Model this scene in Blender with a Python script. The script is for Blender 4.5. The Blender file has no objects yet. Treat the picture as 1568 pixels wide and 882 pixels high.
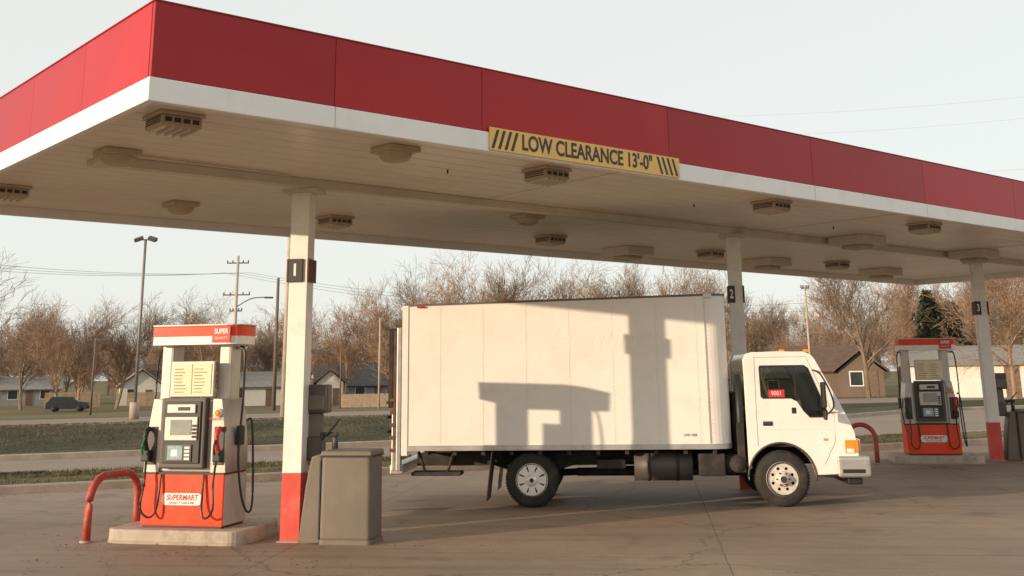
import bpy, bmesh, math, random
import numpy as np
from mathutils import Vector, Matrix
random.seed(7)
rad=math.radians
sc=bpy.context.scene
sc.view_settings.view_transform='Standard'
try: sc.view_settings.look='None'
except: pass
sc.view_settings.exposure=0
COL=sc.collection
# ------------------------------------------------------------ materials
def newmat(name):
    m=bpy.data.materials.new(name);m.use_nodes=True
    nt=m.node_tree;b=nt.nodes['Principled BSDF'];return m,nt,b
def mat(name,col,rough=.6,var=.12,scale=3.,bump=0.,bscale=40.,metal=0.,spec=.5,dirt=None,dirt_amt=.5,dscale=1.5,coat=0,orand=0):
    m,nt,b=newmat(name);N=nt.nodes;L=nt.links
    tc=N.new('ShaderNodeTexCoord')
    no=N.new('ShaderNodeTexNoise');no.inputs['Scale'].default_value=scale;no.inputs['Detail'].default_value=6
    L.new(tc.outputs['Object'],no.inputs['Vector'])
    r=N.new('ShaderNodeValToRGB');r.color_ramp.elements[0].position=.3;r.color_ramp.elements[1].position=.7
    r.color_ramp.elements[0].color=[max(0,c*(1-var)) for c in col]+[1]
    r.color_ramp.elements[1].color=[min(1,c*(1+var)) for c in col]+[1]
    L.new(no.outputs['Fac'],r.inputs['Fac']);out=r.outputs['Color']
    if dirt:
        n2=N.new('ShaderNodeTexNoise');n2.inputs['Scale'].default_value=dscale;n2.inputs['Detail'].default_value=9;n2.inputs['Roughness'].default_value=.7
        L.new(tc.outputs['Object'],n2.inputs['Vector'])
        r2=N.new('ShaderNodeValToRGB');r2.color_ramp.elements[0].position=.48;r2.color_ramp.elements[1].position=.72
        r2.color_ramp.elements[1].color=[dirt_amt]*3+[1]
        L.new(n2.outputs['Fac'],r2.inputs['Fac'])
        mx=N.new('ShaderNodeMixRGB');mx.inputs['Color2'].default_value=list(dirt)+[1]
        L.new(r2.outputs['Color'],mx.inputs['Fac']);L.new(out,mx.inputs['Color1']);out=mx.outputs['Color']
    if orand:
        oi=N.new('ShaderNodeObjectInfo');hs=N.new('ShaderNodeHueSaturation');mr=N.new('ShaderNodeMapRange')
        mr.inputs['To Min'].default_value=1-orand;mr.inputs['To Max'].default_value=1+orand
        L.new(oi.outputs['Random'],mr.inputs['Value']);L.new(mr.outputs[0],hs.inputs['Value']);L.new(out,hs.inputs['Color']);out=hs.outputs[0]
    L.new(out,b.inputs['Base Color'])
    mr=N.new('ShaderNodeMapRange');mr.inputs['To Min'].default_value=max(.03,rough-.08);mr.inputs['To Max'].default_value=min(1,rough+.1)
    L.new(no.outputs['Fac'],mr.inputs['Value']);L.new(mr.outputs['Result'],b.inputs['Roughness'])
    b.inputs['Metallic'].default_value=metal;b.inputs['Specular IOR Level'].default_value=spec
    if coat: b.inputs['Coat Weight'].default_value=coat;b.inputs['Coat Roughness'].default_value=.1
    if bump:
        n3=N.new('ShaderNodeTexNoise');n3.inputs['Scale'].default_value=bscale;n3.inputs['Detail'].default_value=5
        L.new(tc.outputs['Object'],n3.inputs['Vector'])
        bp=N.new('ShaderNodeBump');bp.inputs['Strength'].default_value=bump;bp.inputs['Distance'].default_value=.02
        L.new(n3.outputs['Fac'],bp.inputs['Height']);L.new(bp.outputs['Normal'],b.inputs['Normal'])
    return m
M={}
M['red']=mat('fascia_red',(.385,.010,.014),.36,.08,.6,.14,1.2,spec=.32,dirt=(.44,.035,.03),dirt_amt=.3,dscale=.7,orand=.16)
M['white']=mat('fascia_white',(.80,.78,.75),.4,.04,1,.03,3,dirt=(.55,.48,.40),dirt_amt=.35,dscale=2)
M['colwhite']=mat('column_white',(.80,.76,.70),.45,.04,2,.05,20,dirt=(.5,.41,.32),dirt_amt=.4,dscale=3)
M['colred']=mat('column_red',(.62,.06,.04),.5,.1,4,.1,30,dirt=(.35,.2,.15),dirt_amt=.5,dscale=5)
M['pumpred']=mat('pump_red',(.76,.055,.012),.35,.06,2,.02,20,spec=.35,dirt=(.4,.12,.08),dirt_amt=.35,dscale=4)
M['bollred']=mat('bollard_red',(.40,.05,.035),.5,.15,6,.15,40,dirt=(.36,.24,.2),dirt_amt=.6,dscale=9)
M['truck']=mat('truck_white',(.82,.775,.715),.42,.02,1.2,.05,1.6,dirt=(.66,.585,.50),dirt_amt=.5,dscale=1.3)
M['ghost']=mat('faded_decal',(.785,.735,.675),.5,.03,6)
M['cab']=mat('cab_white',(.82,.785,.735),.25,.02,2,.0,4,dirt=(.6,.54,.46),dirt_amt=.35,dscale=3,coat=.4)
M['alu']=mat('aluminium',(.55,.52,.48),.38,.1,5,.04,30,metal=.7,dirt=(.3,.25,.2),dirt_amt=.4,dscale=4)
M['chrome']=mat('chrome',(.80,.78,.75),.16,.05,5,metal=.9)
M['spoke']=mat('wheel_silver',(.84,.81,.77),.2,.04,5,metal=.15,coat=.5)
M['steelwhite']=mat('wheel_white',(.62,.57,.51),.45,.1,8,.1,40,dirt=(.25,.17,.11),dirt_amt=.6,dscale=9)
M['tire']=mat('tyre_rubber',(.024,.021,.019),.85,.3,9,.2,60,dirt=(.09,.07,.055),dirt_amt=.6,dscale=6)
M['black']=mat('black_plastic',(.018,.017,.016),.5,.2,6,.05,50)
M['chassis']=mat('chassis_dark',(.026,.021,.018),.75,.4,5,.2,30,dirt=(.09,.06,.045),dirt_amt=.6,dscale=5)
M['rustbrown']=mat('gate_brown',(.12,.05,.035),.7,.3,6,.2,30)
M['greybin']=mat('bin_plastic',(.15,.120,.094),.6,.08,4,.15,120,dirt=(.21,.17,.135),dirt_amt=.4,dscale=3)
M['greydark']=mat('dark_grey_plastic',(.075,.062,.053),.5,.1,6,.05,60)
M['pumpgrey']=mat('pump_silver',(.54,.495,.44),.4,.06,5,.03,40,metal=.2,dirt=(.28,.22,.18),dirt_amt=.45,dscale=5)
M['label']=mat('label_white',(.78,.76,.72),.4,.03,5)
M['paper']=mat('notice_paper',(.78,.65,.43),.6,.05,8)
M['yellow']=mat('clearance_yellow',(.78,.48,.13),.5,.06,3,dirt=(.5,.36,.18),dirt_amt=.4,dscale=4)
M['ink']=mat('dark_ink',(.035,.033,.033),.5,.1,5)
M['inkred']=mat('red_ink',(.6,.03,.03),.5,.1,5)
M['screen']=mat('lcd_screen',(.30,.31,.30),.15,.1,10)
M['screenb']=mat('lcd_blue',(.32,.42,.45),.15,.2,20)
M['amber']=mat('amber_lens',(.9,.28,.03),.2,.05,10)
M['redlens']=mat('red_lens',(.5,.02,.015),.2,.05,10)
M['fixture']=mat('fixture_beige',(.46,.365,.265),.5,.08,6,.03,30)
M['fixwhite']=mat('fixture_box',(.60,.53,.44),.5,.05,3,.03,30)
M['wood']=mat('pole_wood',(.16,.11,.08),.85,.3,8,.3,40)
M['steelpole']=mat('pole_steel',(.22,.20,.18),.5,.15,6,metal=.4)
M['tanpole']=mat('pole_tan',(.42,.34,.27),.7,.15,6)
M['bark']=mat('tree_bark',(.22,.155,.11),.9,.3,1.5)
M['bark2']=mat('tree_bark_warm',(.29,.185,.12),.9,.3,1.5)
M['green']=mat('nozzle_green',(.02,.12,.04),.5,.1,8)
M['kerb']=mat('kerb_concrete',(.38,.31,.245),.85,.15,3,.3,60,dirt=(.2,.16,.12),dirt_amt=.5,dscale=4)
M['pad']=mat('island_concrete',(.44,.37,.30),.85,.12,3,.3,80,dirt=(.19,.14,.10),dirt_amt=.85,dscale=4)
M['pine']=mat('pine_needles',(.05,.052,.028),.9,.4,2)
def glass(name,tint=(.6,.65,.62)):
    m=bpy.data.materials.new(name);m.use_nodes=True;nt=m.node_tree;N=nt.nodes;L=nt.links
    o=N['Material Output'];N.remove(N['Principled BSDF'])
    t=N.new('ShaderNodeBsdfTransparent');t.inputs[0].default_value=list(tint)+[1]
    g=N.new('ShaderNodeBsdfGlossy');g.inputs['Roughness'].default_value=.03
    fr=N.new('ShaderNodeFresnel');fr.inputs[0].default_value=1.5
    mx=N.new('ShaderNodeMixShader');L.new(fr.outputs[0],mx.inputs[0]);L.new(t.outputs[0],mx.inputs[1]);L.new(g.outputs[0],mx.inputs[2])
    L.new(mx.outputs[0],o.inputs[0]);return m
M['glass']=glass('window_glass',(.75,.78,.75))
M['dglass']=mat('dark_glass',(.03,.035,.04),.08,.1,3,spec=.8)
# ------------------------------------------------------------ mesh helpers
def empty(name,loc=(0,0,0),az=0,parent=None):
    e=bpy.data.objects.new(name,None);COL.objects.link(e);e.location=loc;e.rotation_euler=(0,0,rad(az));e.empty_display_size=.2
    if parent: e.parent=parent
    return e
def obj(name,me,mt=None,parent=None,loc=(0,0,0),rot=(0,0,0),smooth=False):
    o=bpy.data.objects.new(name,me);COL.objects.link(o)
    if mt: me.materials.append(M[mt] if isinstance(mt,str) else mt)
    if parent: o.parent=parent
    o.location=loc;o.rotation_euler=rot
    if smooth:
        for p in me.polygons:p.use_smooth=True
    return o
def bmobj(name,bm,*a,**k):
    me=bpy.data.meshes.new(name);bm.to_mesh(me);bm.free();return obj(name,me,*a,**k)
def box(name,p,x0,x1,y0,y1,z0,z1,mt,bev=0,seg=2,rot=(0,0,0),taper=None):
    bm=bmesh.new();c=Vector(((x0+x1)/2,(y0+y1)/2,(z0+z1)/2));d=((x1-x0),(y1-y0),(z1-z0))
    bmesh.ops.create_cube(bm,size=1)
    for v in bm.verts:
        if taper and v.co.z>0: v.co.x*=taper[0];v.co.y*=taper[1]
        v.co=Vector((v.co.x*d[0],v.co.y*d[1],v.co.z*d[2]))
    if bev: bmesh.ops.bevel(bm,geom=list(bm.edges),offset=bev,segments=seg,profile=.6,affect='EDGES',clamp_overlap=True)
    return bmobj(name,bm,mt,p,c,rot)
def tube(name,p,pts,r,mt,n=8,r2=None,smooth=True,cyc=False):
    bm=bmesh.new();pts=[Vector(q) for q in pts];rings=[]
    for i,q in enumerate(pts):
        a=pts[max(0,i-1)];b=pts[min(len(pts)-1,i+1)];t=(b-a).normalized()
        u=t.cross(Vector((0,0,1)))
        if u.length<.05:u=t.cross(Vector((1,0,0)))
        u.normalize();v=t.cross(u);rr=r if r2 is None else r+(r2-r)*i/(len(pts)-1)
        rings.append([bm.verts.new(q+rr*(math.cos(2*math.pi*k/n)*u+math.sin(2*math.pi*k/n)*v)) for k in range(n)])
    for A,B in zip(rings,rings[1:]):
        for k in range(n): bm.faces.new((A[k],A[(k+1)%n],B[(k+1)%n],B[k]))
    bm.faces.new(rings[0]);bm.faces.new(rings[-1])
    bmesh.ops.recalc_face_normals(bm,faces=bm.faces)
    return bmobj(name,bm,mt,p,smooth=smooth and n>6)
def curve_pts(P,k=8):
    P=[Vector(q) for q in P];out=[]
    for i in range(len(P)-1):
        p0=P[max(0,i-1)];p1=P[i];p2=P[i+1];p3=P[min(len(P)-1,i+2)]
        for j in range(k):
            t=j/k;out.append(.5*((2*p1)+(p2-p0)*t+(2*p0-5*p1+4*p2-p3)*t*t+(3*p1-p0-3*p2+p3)*t**3))
    out.append(P[-1]);return out
def plate(name,p,loops,th,mt,loc=(0,0,0),rot=(rad(90),0,0),bev=0):
    cu=bpy.data.curves.new(name,'CURVE');cu.dimensions='2D';cu.fill_mode='BOTH';cu.extrude=th/2;cu.bevel_depth=bev
    for lp in loops:
        s=cu.splines.new('POLY');s.points.add(len(lp)-1);s.use_cyclic_u=True
        for i,q in enumerate(lp): s.points[i].co=(q[0],q[1],0,1)
    t=bpy.data.objects.new('t',cu);COL.objects.link(t)
    bpy.context.view_layer.update()
    me=bpy.data.meshes.new_from_object(t.evaluated_get(bpy.context.evaluated_depsgraph_get()))
    bpy.data.objects.remove(t);me.materials.clear();me.name=name
    return obj(name,me,mt,p,loc,rot)
def text(name,p,s,size,mt,loc,rot,sx=1,ext=.001,align='CENTER',bold=0,shear=0):
    cu=bpy.data.curves.new(name,'FONT');cu.body=s;cu.size=size;cu.extrude=ext;cu.align_x=align;cu.align_y='CENTER';cu.offset=bold;cu.shear=shear
    t=bpy.data.objects.new('t',cu);COL.objects.link(t);bpy.context.view_layer.update()
    me=bpy.data.meshes.new_from_object(t.evaluated_get(bpy.context.evaluated_depsgraph_get()))
    bpy.data.objects.remove(t);me.materials.clear()
    for v in me.vertices:v.co.x*=sx
    return obj(name,me,mt,p,loc,rot)
def prism(name,p,outline,z0,z1,mt,bev=0,smooth=False):
    bm=bmesh.new();a=[bm.verts.new((q[0],q[1],z0)) for q in outline];b=[bm.verts.new((q[0],q[1],z1)) for q in outline];n=len(a)
    bm.faces.new(a);bm.faces.new(b)
    for i in range(n): bm.faces.new((a[i],a[(i+1)%n],b[(i+1)%n],b[i]))
    bmesh.ops.recalc_face_normals(bm,faces=bm.faces)
    if bev:
        es=[e for e in bm.edges if abs(e.verts[0].co.z-z1)<1e-5 and abs(e.verts[1].co.z-z1)<1e-5]
        bmesh.ops.bevel(bm,geom=es,offset=bev,segments=3,profile=.5,affect='EDGES')
    return bmobj(name,bm,mt,p)
def rrect(x0,x1,y0,y1,r,n=6):
    o=[]
    for cx,cy,a in [(x1-r,y1-r,0),(x0+r,y1-r,90),(x0+r,y0+r,180),(x1-r,y0+r,270)]:
        for i in range(n+1):
            t=rad(a+90*i/n);o.append((cx+r*math.cos(t),cy+r*math.sin(t)))
    return o
def lathe(name,p,prof,mt,loc,axis='Y',n=32,smooth=True):
    bm=bmesh.new();rings=[]
    for r,h in prof:
        rr=max(r,1e-4);rings.append([bm.verts.new((rr*math.cos(2*math.pi*k/n),h,rr*math.sin(2*math.pi*k/n)) if axis=='Y' else (rr*math.cos(2*math.pi*k/n),rr*math.sin(2*math.pi*k/n),h)) for k in range(n)])
    for A,B in zip(rings,rings[1:]):
        for k in range(n): bm.faces.new((A[k],A[(k+1)%n],B[(k+1)%n],B[k]))
    bmesh.ops.recalc_face_normals(bm,faces=bm.faces)
    o=bmobj(name,bm,mt,p,loc)
    if smooth:
        for q in o.data.polygons:q.use_smooth=True
    return o
# ------------------------------------------------------------ camera
f,th,a,py,roll=1700,rad(13.73),rad(49.71),158,rad(-.69)
C=Vector((-3.37,-8.488,1.788))
r0=Vector((math.sin(a),-math.cos(a),0));f0=Vector((math.cos(a),math.sin(a),0));Z=Vector((0,0,1))
F=f0*math.cos(th)+Z*math.sin(th);U0=-f0*math.sin(th)+Z*math.cos(th)
R=r0*math.cos(roll)+U0*math.sin(roll);U=-r0*math.sin(roll)+U0*math.cos(roll)
cam=bpy.data.cameras.new('camera');co=bpy.data.objects.new('camera',cam);COL.objects.link(co)
mw=Matrix.Identity(4)
for i in range(3): mw[i][0]=R[i];mw[i][1]=U[i];mw[i][2]=-F[i];mw[i][3]=C[i]
co.matrix_world=mw;cam.sensor_width=36;cam.lens=36*f/1568;cam.shift_y=-(441-py)/1568;cam.clip_end=5000
sc.camera=co
# ------------------------------------------------------------ light
SUN_AZ=171.2;SUN_EL=9.5
w=bpy.data.worlds.new('World');sc.world=w;w.use_nodes=True;nt=w.node_tree
bg=nt.nodes['Background'];sk=nt.nodes.new('ShaderNodeTexSky');sk.sky_type='NISHITA';sk.sun_disc=False
sk.sun_elevation=rad(SUN_EL);sk.sun_rotation=rad(90-SUN_AZ);sk.air_density=1;sk.dust_density=2.0;sk.ozone_density=1;sk.altitude=200
hz_=nt.nodes.new('ShaderNodeMixRGB');hz_.blend_type='MIX';hz_.inputs[0].default_value=.76;hz_.inputs[2].default_value=(6.75,6.85,6.5,1)
nt.links.new(sk.outputs[0],hz_.inputs[1]);nt.links.new(hz_.outputs[0],bg.inputs[0]);bg.inputs[1].default_value=.15
sl=bpy.data.lights.new('sun','SUN');sl.energy=5.0;sl.angle=rad(.5);sl.color=(1,.79,.555)
so=bpy.data.objects.new('sun',sl);COL.objects.link(so)
sd=Vector((math.cos(rad(SUN_AZ))*math.cos(rad(SUN_EL)),math.sin(rad(SUN_AZ))*math.cos(rad(SUN_EL)),math.sin(rad(SUN_EL))))
so.rotation_euler=sd.to_track_quat('Z','Y').to_euler();so.location=(-10,5,20)
# ------------------------------------------------------------ ground frame (kerb line)
O=Vector((2.5,11.35,0));T=Vector((math.cos(rad(-15)),math.sin(rad(-15)),0));Nn=Vector((math.sin(rad(15)),math.cos(rad(15)),0))
def sst(x,a,b):
    t=min(1,max(0,(x-a)/(b-a)));return t*t*(3-2*t)
def zt(n): return -1.7*sst(n,32,110)
def KP(s,n,z=0):
    q=O+T*s+Nn*n;return (q.x,q.y,z)
def concrete(name):
    m,nt,b=newmat(name);N=nt.nodes;L=nt.links
    ge=N.new('ShaderNodeNewGeometry');mp=N.new('ShaderNodeMapping');mp.inputs['Rotation'].default_value=(0,0,rad(47));L.new(ge.outputs['Position'],mp.inputs['Vector'])
    def noise(s,d=8,ro=.6,src=None):
        n=N.new('ShaderNodeTexNoise');n.inputs['Scale'].default_value=s;n.inputs['Detail'].default_value=d;n.inputs['Roughness'].default_value=ro;L.new(src or mp.outputs[0],n.inputs['Vector']);return n
    def ramp(src,p0,p1,c0,c1):
        r=N.new('ShaderNodeValToRGB');r.color_ramp.elements[0].position=p0;r.color_ramp.elements[1].position=p1
        r.color_ramp.elements[0].color=list(c0)+[1];r.color_ramp.elements[1].color=list(c1)+[1];L.new(src,r.inputs[0]);return r
    def mix(fac,c1,c2,mode='MIX'):
        x=N.new('ShaderNodeMixRGB');x.blend_type=mode
        if isinstance(fac,float): x.inputs[0].default_value=fac
        else: L.new(fac,x.inputs[0])
        L.new(c1,x.inputs[1])
        if isinstance(c2,tuple): x.inputs[2].default_value=list(c2)+[1]
        else: L.new(c2,x.inputs[2])
        return x.outputs[0]
    big=noise(.25,6);base=ramp(big.outputs['Fac'],.3,.7,(.235,.165,.118),(.36,.265,.197))
    mid=noise(1.6,9,.7);c=mix(ramp(mid.outputs['Fac'],.5,.75,(0,0,0),(.6,.6,.6)).outputs[0],base.outputs[0],(.165,.117,.083))
    fine=noise(45,4);c=mix(.3,c,ramp(fine.outputs['Fac'],.3,.7,(.5,.5,.5),(1.3,1.3,1.3)).outputs[0],'MULTIPLY')
    st=noise(.9,3,.5);c=mix(ramp(st.outputs['Fac'],.62,.70,(0,0,0),(.4,.4,.4)).outputs[0],c,(.10,.07,.053))
    sp=noise(6,3,.5);c=mix(ramp(sp.outputs['Fac'],.70,.74,(0,0,0),(.5,.5,.5)).outputs[0],c,(.09,.065,.05))
    mp2=N.new('ShaderNodeMapping');mp2.inputs['Scale'].default_value=(.12,2.2,1);L.new(mp.outputs[0],mp2.inputs['Vector'])
    stn=noise(1.2,6,.6,mp2.outputs[0]);c=mix(ramp(stn.outputs['Fac'],.5,.7,(0,0,0),(.5,.5,.5)).outputs[0],c,(.145,.103,.074))
    br=N.new('ShaderNodeTexBrick');br.offset=0;br.inputs['Scale'].default_value=1;br.inputs['Brick Width'].default_value=4.6;br.inputs['Row Height'].default_value=3.9;br.inputs['Mortar Size'].default_value=.009;br.inputs['Mortar Smooth'].default_value=.3
    wob=N.new('ShaderNodeMixRGB');wob.blend_type='ADD';wob.inputs[0].default_value=.03;L.new(mp.outputs[0],wob.inputs[1]);L.new(noise(3,3).outputs['Color'],wob.inputs[2])
    L.new(wob.outputs[0],br.inputs['Vector'])
    jm=N.new('ShaderNodeMath');jm.operation='MULTIPLY';jm.inputs[1].default_value=.6;L.new(br.outputs['Fac'],jm.inputs[0])
    c=mix(jm.outputs[0],c,(.075,.056,.042))
    vo=N.new('ShaderNodeTexVoronoi');vo.feature='DISTANCE_TO_EDGE';vo.inputs['Scale'].default_value=.22
    w2=N.new('ShaderNodeMixRGB');w2.blend_type='ADD';w2.inputs[0].default_value=.8;L.new(mp.outputs[0],w2.inputs[1]);L.new(noise(1.1,6,.7).outputs['Color'],w2.inputs[2]);L.new(w2.outputs[0],vo.inputs['Vector'])
    cr=ramp(vo.outputs['Distance'],.0015,.004,(.8,.8,.8),(0,0,0));c=mix(cr.outputs[0],c,(.08,.06,.045))
    L.new(c,b.inputs['Base Color']);b.inputs['Roughness'].default_value=.74;b.inputs['Specular IOR Level'].default_value=.3
    bp=N.new('ShaderNodeBump');bp.inputs['Strength'].default_value=.4;bp.inputs['Distance'].default_value=.01
    L.new(noise(18,8,.7).outputs['Fac'],bp.inputs['Height']);L.new(bp.outputs[0],b.inputs['Normal'])
    return m
def groundmat(name,cols,scale=.3,fine=30,stretch=(1,1,1),bump=.6):
    m,nt,b=newmat(name);N=nt.nodes;L=nt.links
    ge=N.new('ShaderNodeNewGeometry');mp=N.new('ShaderNodeMapping');mp.inputs['Rotation'].default_value=(0,0,rad(15));mp.inputs['Scale'].default_value=stretch;L.new(ge.outputs['Position'],mp.inputs['Vector'])
    n=N.new('ShaderNodeTexNoise');n.inputs['Scale'].default_value=scale;n.inputs['Detail'].default_value=10;n.inputs['Roughness'].default_value=.7;L.new(mp.outputs[0],n.inputs['Vector'])
    r=N.new('ShaderNodeValToRGB');L.new(n.outputs['Fac'],r.inputs[0]);e=r.color_ramp.elements
    e[0].position=.3;e[0].color=list(cols[0])+[1];e[1].position=.7;e[1].color=list(cols[-1])+[1]
    if len(cols)==3: x=e.new(.5);x.color=list(cols[1])+[1]
    n2=N.new('ShaderNodeTexNoise');n2.inputs['Scale'].default_value=fine;n2.inputs['Detail'].default_value=4;L.new(ge.outputs['Position'],n2.inputs['Vector'])
    r2=N.new('ShaderNodeValToRGB');L.new(n2.outputs['Fac'],r2.inputs[0]);r2.color_ramp.elements[0].position=.3;r2.color_ramp.elements[1].position=.7;r2.color_ramp.elements[0].color=(.6,.6,.6,1);r2.color_ramp.elements[1].color=(1.25,1.25,1.25,1)
    mx=N.new('ShaderNodeMixRGB');mx.blend_type='MULTIPLY';mx.inputs[0].default_value=.8;L.new(r.outputs[0],mx.inputs[1]);L.new(r2.outputs[0],mx.inputs[2])
    L.new(mx.outputs[0],b.inputs['Base Color']);b.inputs['Roughness'].default_value=.92;b.inputs['Specular IOR Level'].default_value=.2
    bp=N.new('ShaderNodeBump');bp.inputs['Strength'].default_value=bump;bp.inputs['Distance'].default_value=.03;L.new(n2.outputs['Fac'],bp.inputs['Height']);L.new(bp.outputs[0],b.inputs['Normal'])
    return m
M['concrete']=concrete('forecourt_concrete')
M['lawn']=groundmat('lawn_grass_shaded',[(.028,.027,.013),(.055,.051,.023),(.14,.11,.055)],.25,9,(.25,1.6,1))  # grass darker than the field: shade on the bank put into its colour
M['field']=groundmat('field_grass',[(.08,.073,.03),(.15,.123,.058),(.22,.168,.088)],.06,4,(.4,1.5,1))
M['road']=groundmat('road_surface',[(.24,.185,.145),(.33,.26,.21)],.3,25,(.3,1,1),.2)
def strip(name,ns,ss,zf,mt):
    bm=bmesh.new();V=[[bm.verts.new(KP(s,n(s) if callable(n) else n,zf(s,n(s) if callable(n) else n))) for s in ss] for n in ns]
    for A,B in zip(V,V[1:]):
        for i in range(len(ss)-1): bm.faces.new((A[i],A[i+1],B[i+1],B[i]))
    bmesh.ops.recalc_face_normals(bm,faces=bm.faces)
    if bm.faces[0].normal.z<0: bmesh.ops.reverse_faces(bm,faces=bm.faces)
    return bmobj(name,bm,mt,smooth=True)
SS=[-2500,-600,-200,-80,-40,-20,-10,0,10,20,30,40,60,80,120,200,400,800,2500]
strip('ground',[-2500,-300,-60,0,8.4,12,16,20,25,30,40,50,60,70,80,90,100,110,130,200,500,1000,2500],SS,lambda s,n:zt(n)-.012,'field')
strip('forecourt',[-45,-20,-10,-5,0],[-40,-20,0,10,20,30,45,60],lambda s,n:0,'concrete')
far=lambda s:8.4+9*sst(s,15,40)
SG=[-200,-60,-30,-20,-10,-5,0,5,10,15,20,25,30,35,40,60,200]
strip('road',[2.95,lambda s:(far(s)+2.95)/2,far],SG,lambda s,n:-.004,'road')
strip('cross_street',[28,32,36,39],[-400,-100,-40,0,20,40,80,150,400],lambda s,n:zt(n)-.004,'road')
far2=lambda s:far(s)+.15
def hz(s,n):
    d=n-far2(s);return .12+.3*sst(d,.5,5)*(1-sst(n,18,26))-.12*sst(n,22,27)
strip('lawn',[far2,lambda s:far2(s)+1,lambda s:far2(s)+2,lambda s:max(14,far2(s)+4),lambda s:max(17,far2(s)+5),lambda s:max(22,far2(s)+6),27.8],SG,hz,'lawn')
strip('grass_verge',[.15,1.0,2,2.8],[-60,-30,-20,-10,0,5,10,14,18,60],lambda s,n:.125+.03*math.sin(n*2),'field')
def kerbstrip(name,n0,n1,ss):
    bm=bmesh.new();h=.13
    prof=lambda s:[(n0(s),-.02),(n0(s)+.015,h-.02),(n0(s)+.035,h),(n1(s),h),(n1(s),-.02)]
    V=[[bm.verts.new(KP(s,n,z)) for n,z in prof(s)] for s in ss]
    for A,B in zip(V,V[1:]):
        for i in range(4): bm.faces.new((A[i],A[i+1],B[i+1],B[i]))
    bmesh.ops.recalc_face_normals(bm,faces=bm.faces)
    return bmobj(name,bm,'kerb')
kerbstrip('kerb',lambda s:0,lambda s:.152,[-60,-20,0,10,20,60])
kerbstrip('kerb',lambda s:2.8,lambda s:2.95,[-60,-20,0,10,20,60])
kerbstrip('kerb',far,far2,SG)
def tufts(name,areas,mt):
    vs=[];fs=[]
    rnd=random.Random(3)
    for (s0,s1,n0,n1,zf,cnt,h) in areas:
        for _ in range(cnt):
            s=rnd.uniform(s0,s1);n=rnd.uniform(n0,n1);z=zf(s,n);p=Vector(KP(s,n,z-.01))
            for k in range(3):
                an=rnd.uniform(0,6.28);hh=h*rnd.uniform(.4,1.3);q=p+Vector((rnd.uniform(-.05,.05),rnd.uniform(-.05,.05),0))
                d=Vector((math.cos(an),math.sin(an),0))*.010
                i=len(vs);vs+= [q-d,q+d,q+Vector((rnd.uniform(-.04,.04),rnd.uniform(-.04,.04),hh))];fs.append((i,i+1,i+2))
    me=bpy.data.meshes.new(name);me.from_pydata(vs,[],fs);return obj(name,me,mt)
M['blade']=mat('grass_blades',(.095,.08,.038),.85,.6,.8)
tufts('grass_tufts',[(-5,22,.2,2.75,lambda s,n:.13,14000,.05),(-5,18,8.7,20,hz,12000,.045)],'blade')
# fallen leaves blown against kerb and islands
vs=[];fs=[];rnd=random.Random(9)
for _ in range(900):
    if rnd.random()<.6: p=Vector(KP(rnd.uniform(-3,16),-abs(rnd.gauss(0,.35)),.004))
    else: p=Vector((2.5+rnd.gauss(0,1.6),3.6+rnd.gauss(0,1.6),.004))
    an=rnd.uniform(0,6.28);s_=rnd.uniform(.012,.03);i=len(vs)
    for k in range(4):
        t=an+k*1.571;vs.append(p+Vector((math.cos(t)*s_*(1 if k%2 else .6),math.sin(t)*s_*(1 if k%2 else .6),rnd.uniform(.001,.012))))
    fs.append((i,i+1,i+2,i+3))
me=bpy.data.meshes.new('fallen_leaves');me.from_pydata(vs,[],fs);M['leaf']=mat('dry_leaf',(.17,.10,.05),.9,.4,5);obj('fallen_leaves',me,'leaf')
dr=empty('storm_drain',KP(.3,2.7,.0),-15);box('grate',dr,-.5,.5,-.12,.1,.10,.15,'chassis',.01);box('slot',dr,-.45,.45,.1,.13,.0,.1,'black')
# ------------------------------------------------------------ canopy
cp=empty('station_canopy')
XL,YD=24.0,7.34;Z0,ZR,ZT,ZS=3.96,4.16,4.81,4.10
def fascia(axis,joints,fixed,out):
    for i,(p,q) in enumerate(zip(joints,joints[1:])):
        g=.0025;t=.05
        if axis=='x':
            y0,y1=(fixed,fixed+t) if out<0 else (fixed-t,fixed)
            box('fascia_panel',cp,p+g,q-g,y0,y1,ZR+.006,ZT,'red',.003,1)
        else:
            x0,x1=(fixed,fixed+t) if out<0 else (fixed-t,fixed)
            box('fascia_panel',cp,x0,x1,p+g,q-g,ZR+.006,ZT,'red',.003,1)
JX=[0.0,1.72,3.43,6.21,9.02,11.81,14.6,17.4,20.2,22.4,XL];JY=[.055,1.57,3.03,4.5,5.9,YD-.055]
fascia('x',JX,0,-1);fascia('x',JX,YD,1);fascia('y',JY,0,-1);fascia('y',JY,XL,1)
for n,(x0,x1,y0,y1) in {'front':(-.015,XL+.015,-.015,.06),'back':(-.015,XL+.015,YD-.06,YD+.015)}.items():
    box('white_band_'+n,cp,x0,x1,y0,y1,Z0,ZR,'white',.008,2)
for n,(x0,x1) in {'left':(-.015,.06),'right':(XL-.06,XL+.015)}.items():
    box('white_band_'+n,cp,x0,x1,.062,YD-.062,Z0,ZR,'white',.008,2)
for x in (1.72,9.02,11.81): box('band_joint',cp,x-.004,x+.004,-.0165,.0,Z0+.004,ZR-.002,'fixture')
M['redcap']=mat('cap_red',(.28,.012,.015),.5,.1,2)
box('top_cap',cp,-.008,XL+.008,-.008,YD+.008,ZT+.001,ZT+.012,'redcap')
box('backing',cp,.06,XL-.06,.055,YD-.055,ZR+.05,ZT-.02,'ink')
bm=bmesh.new();y=.062
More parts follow.
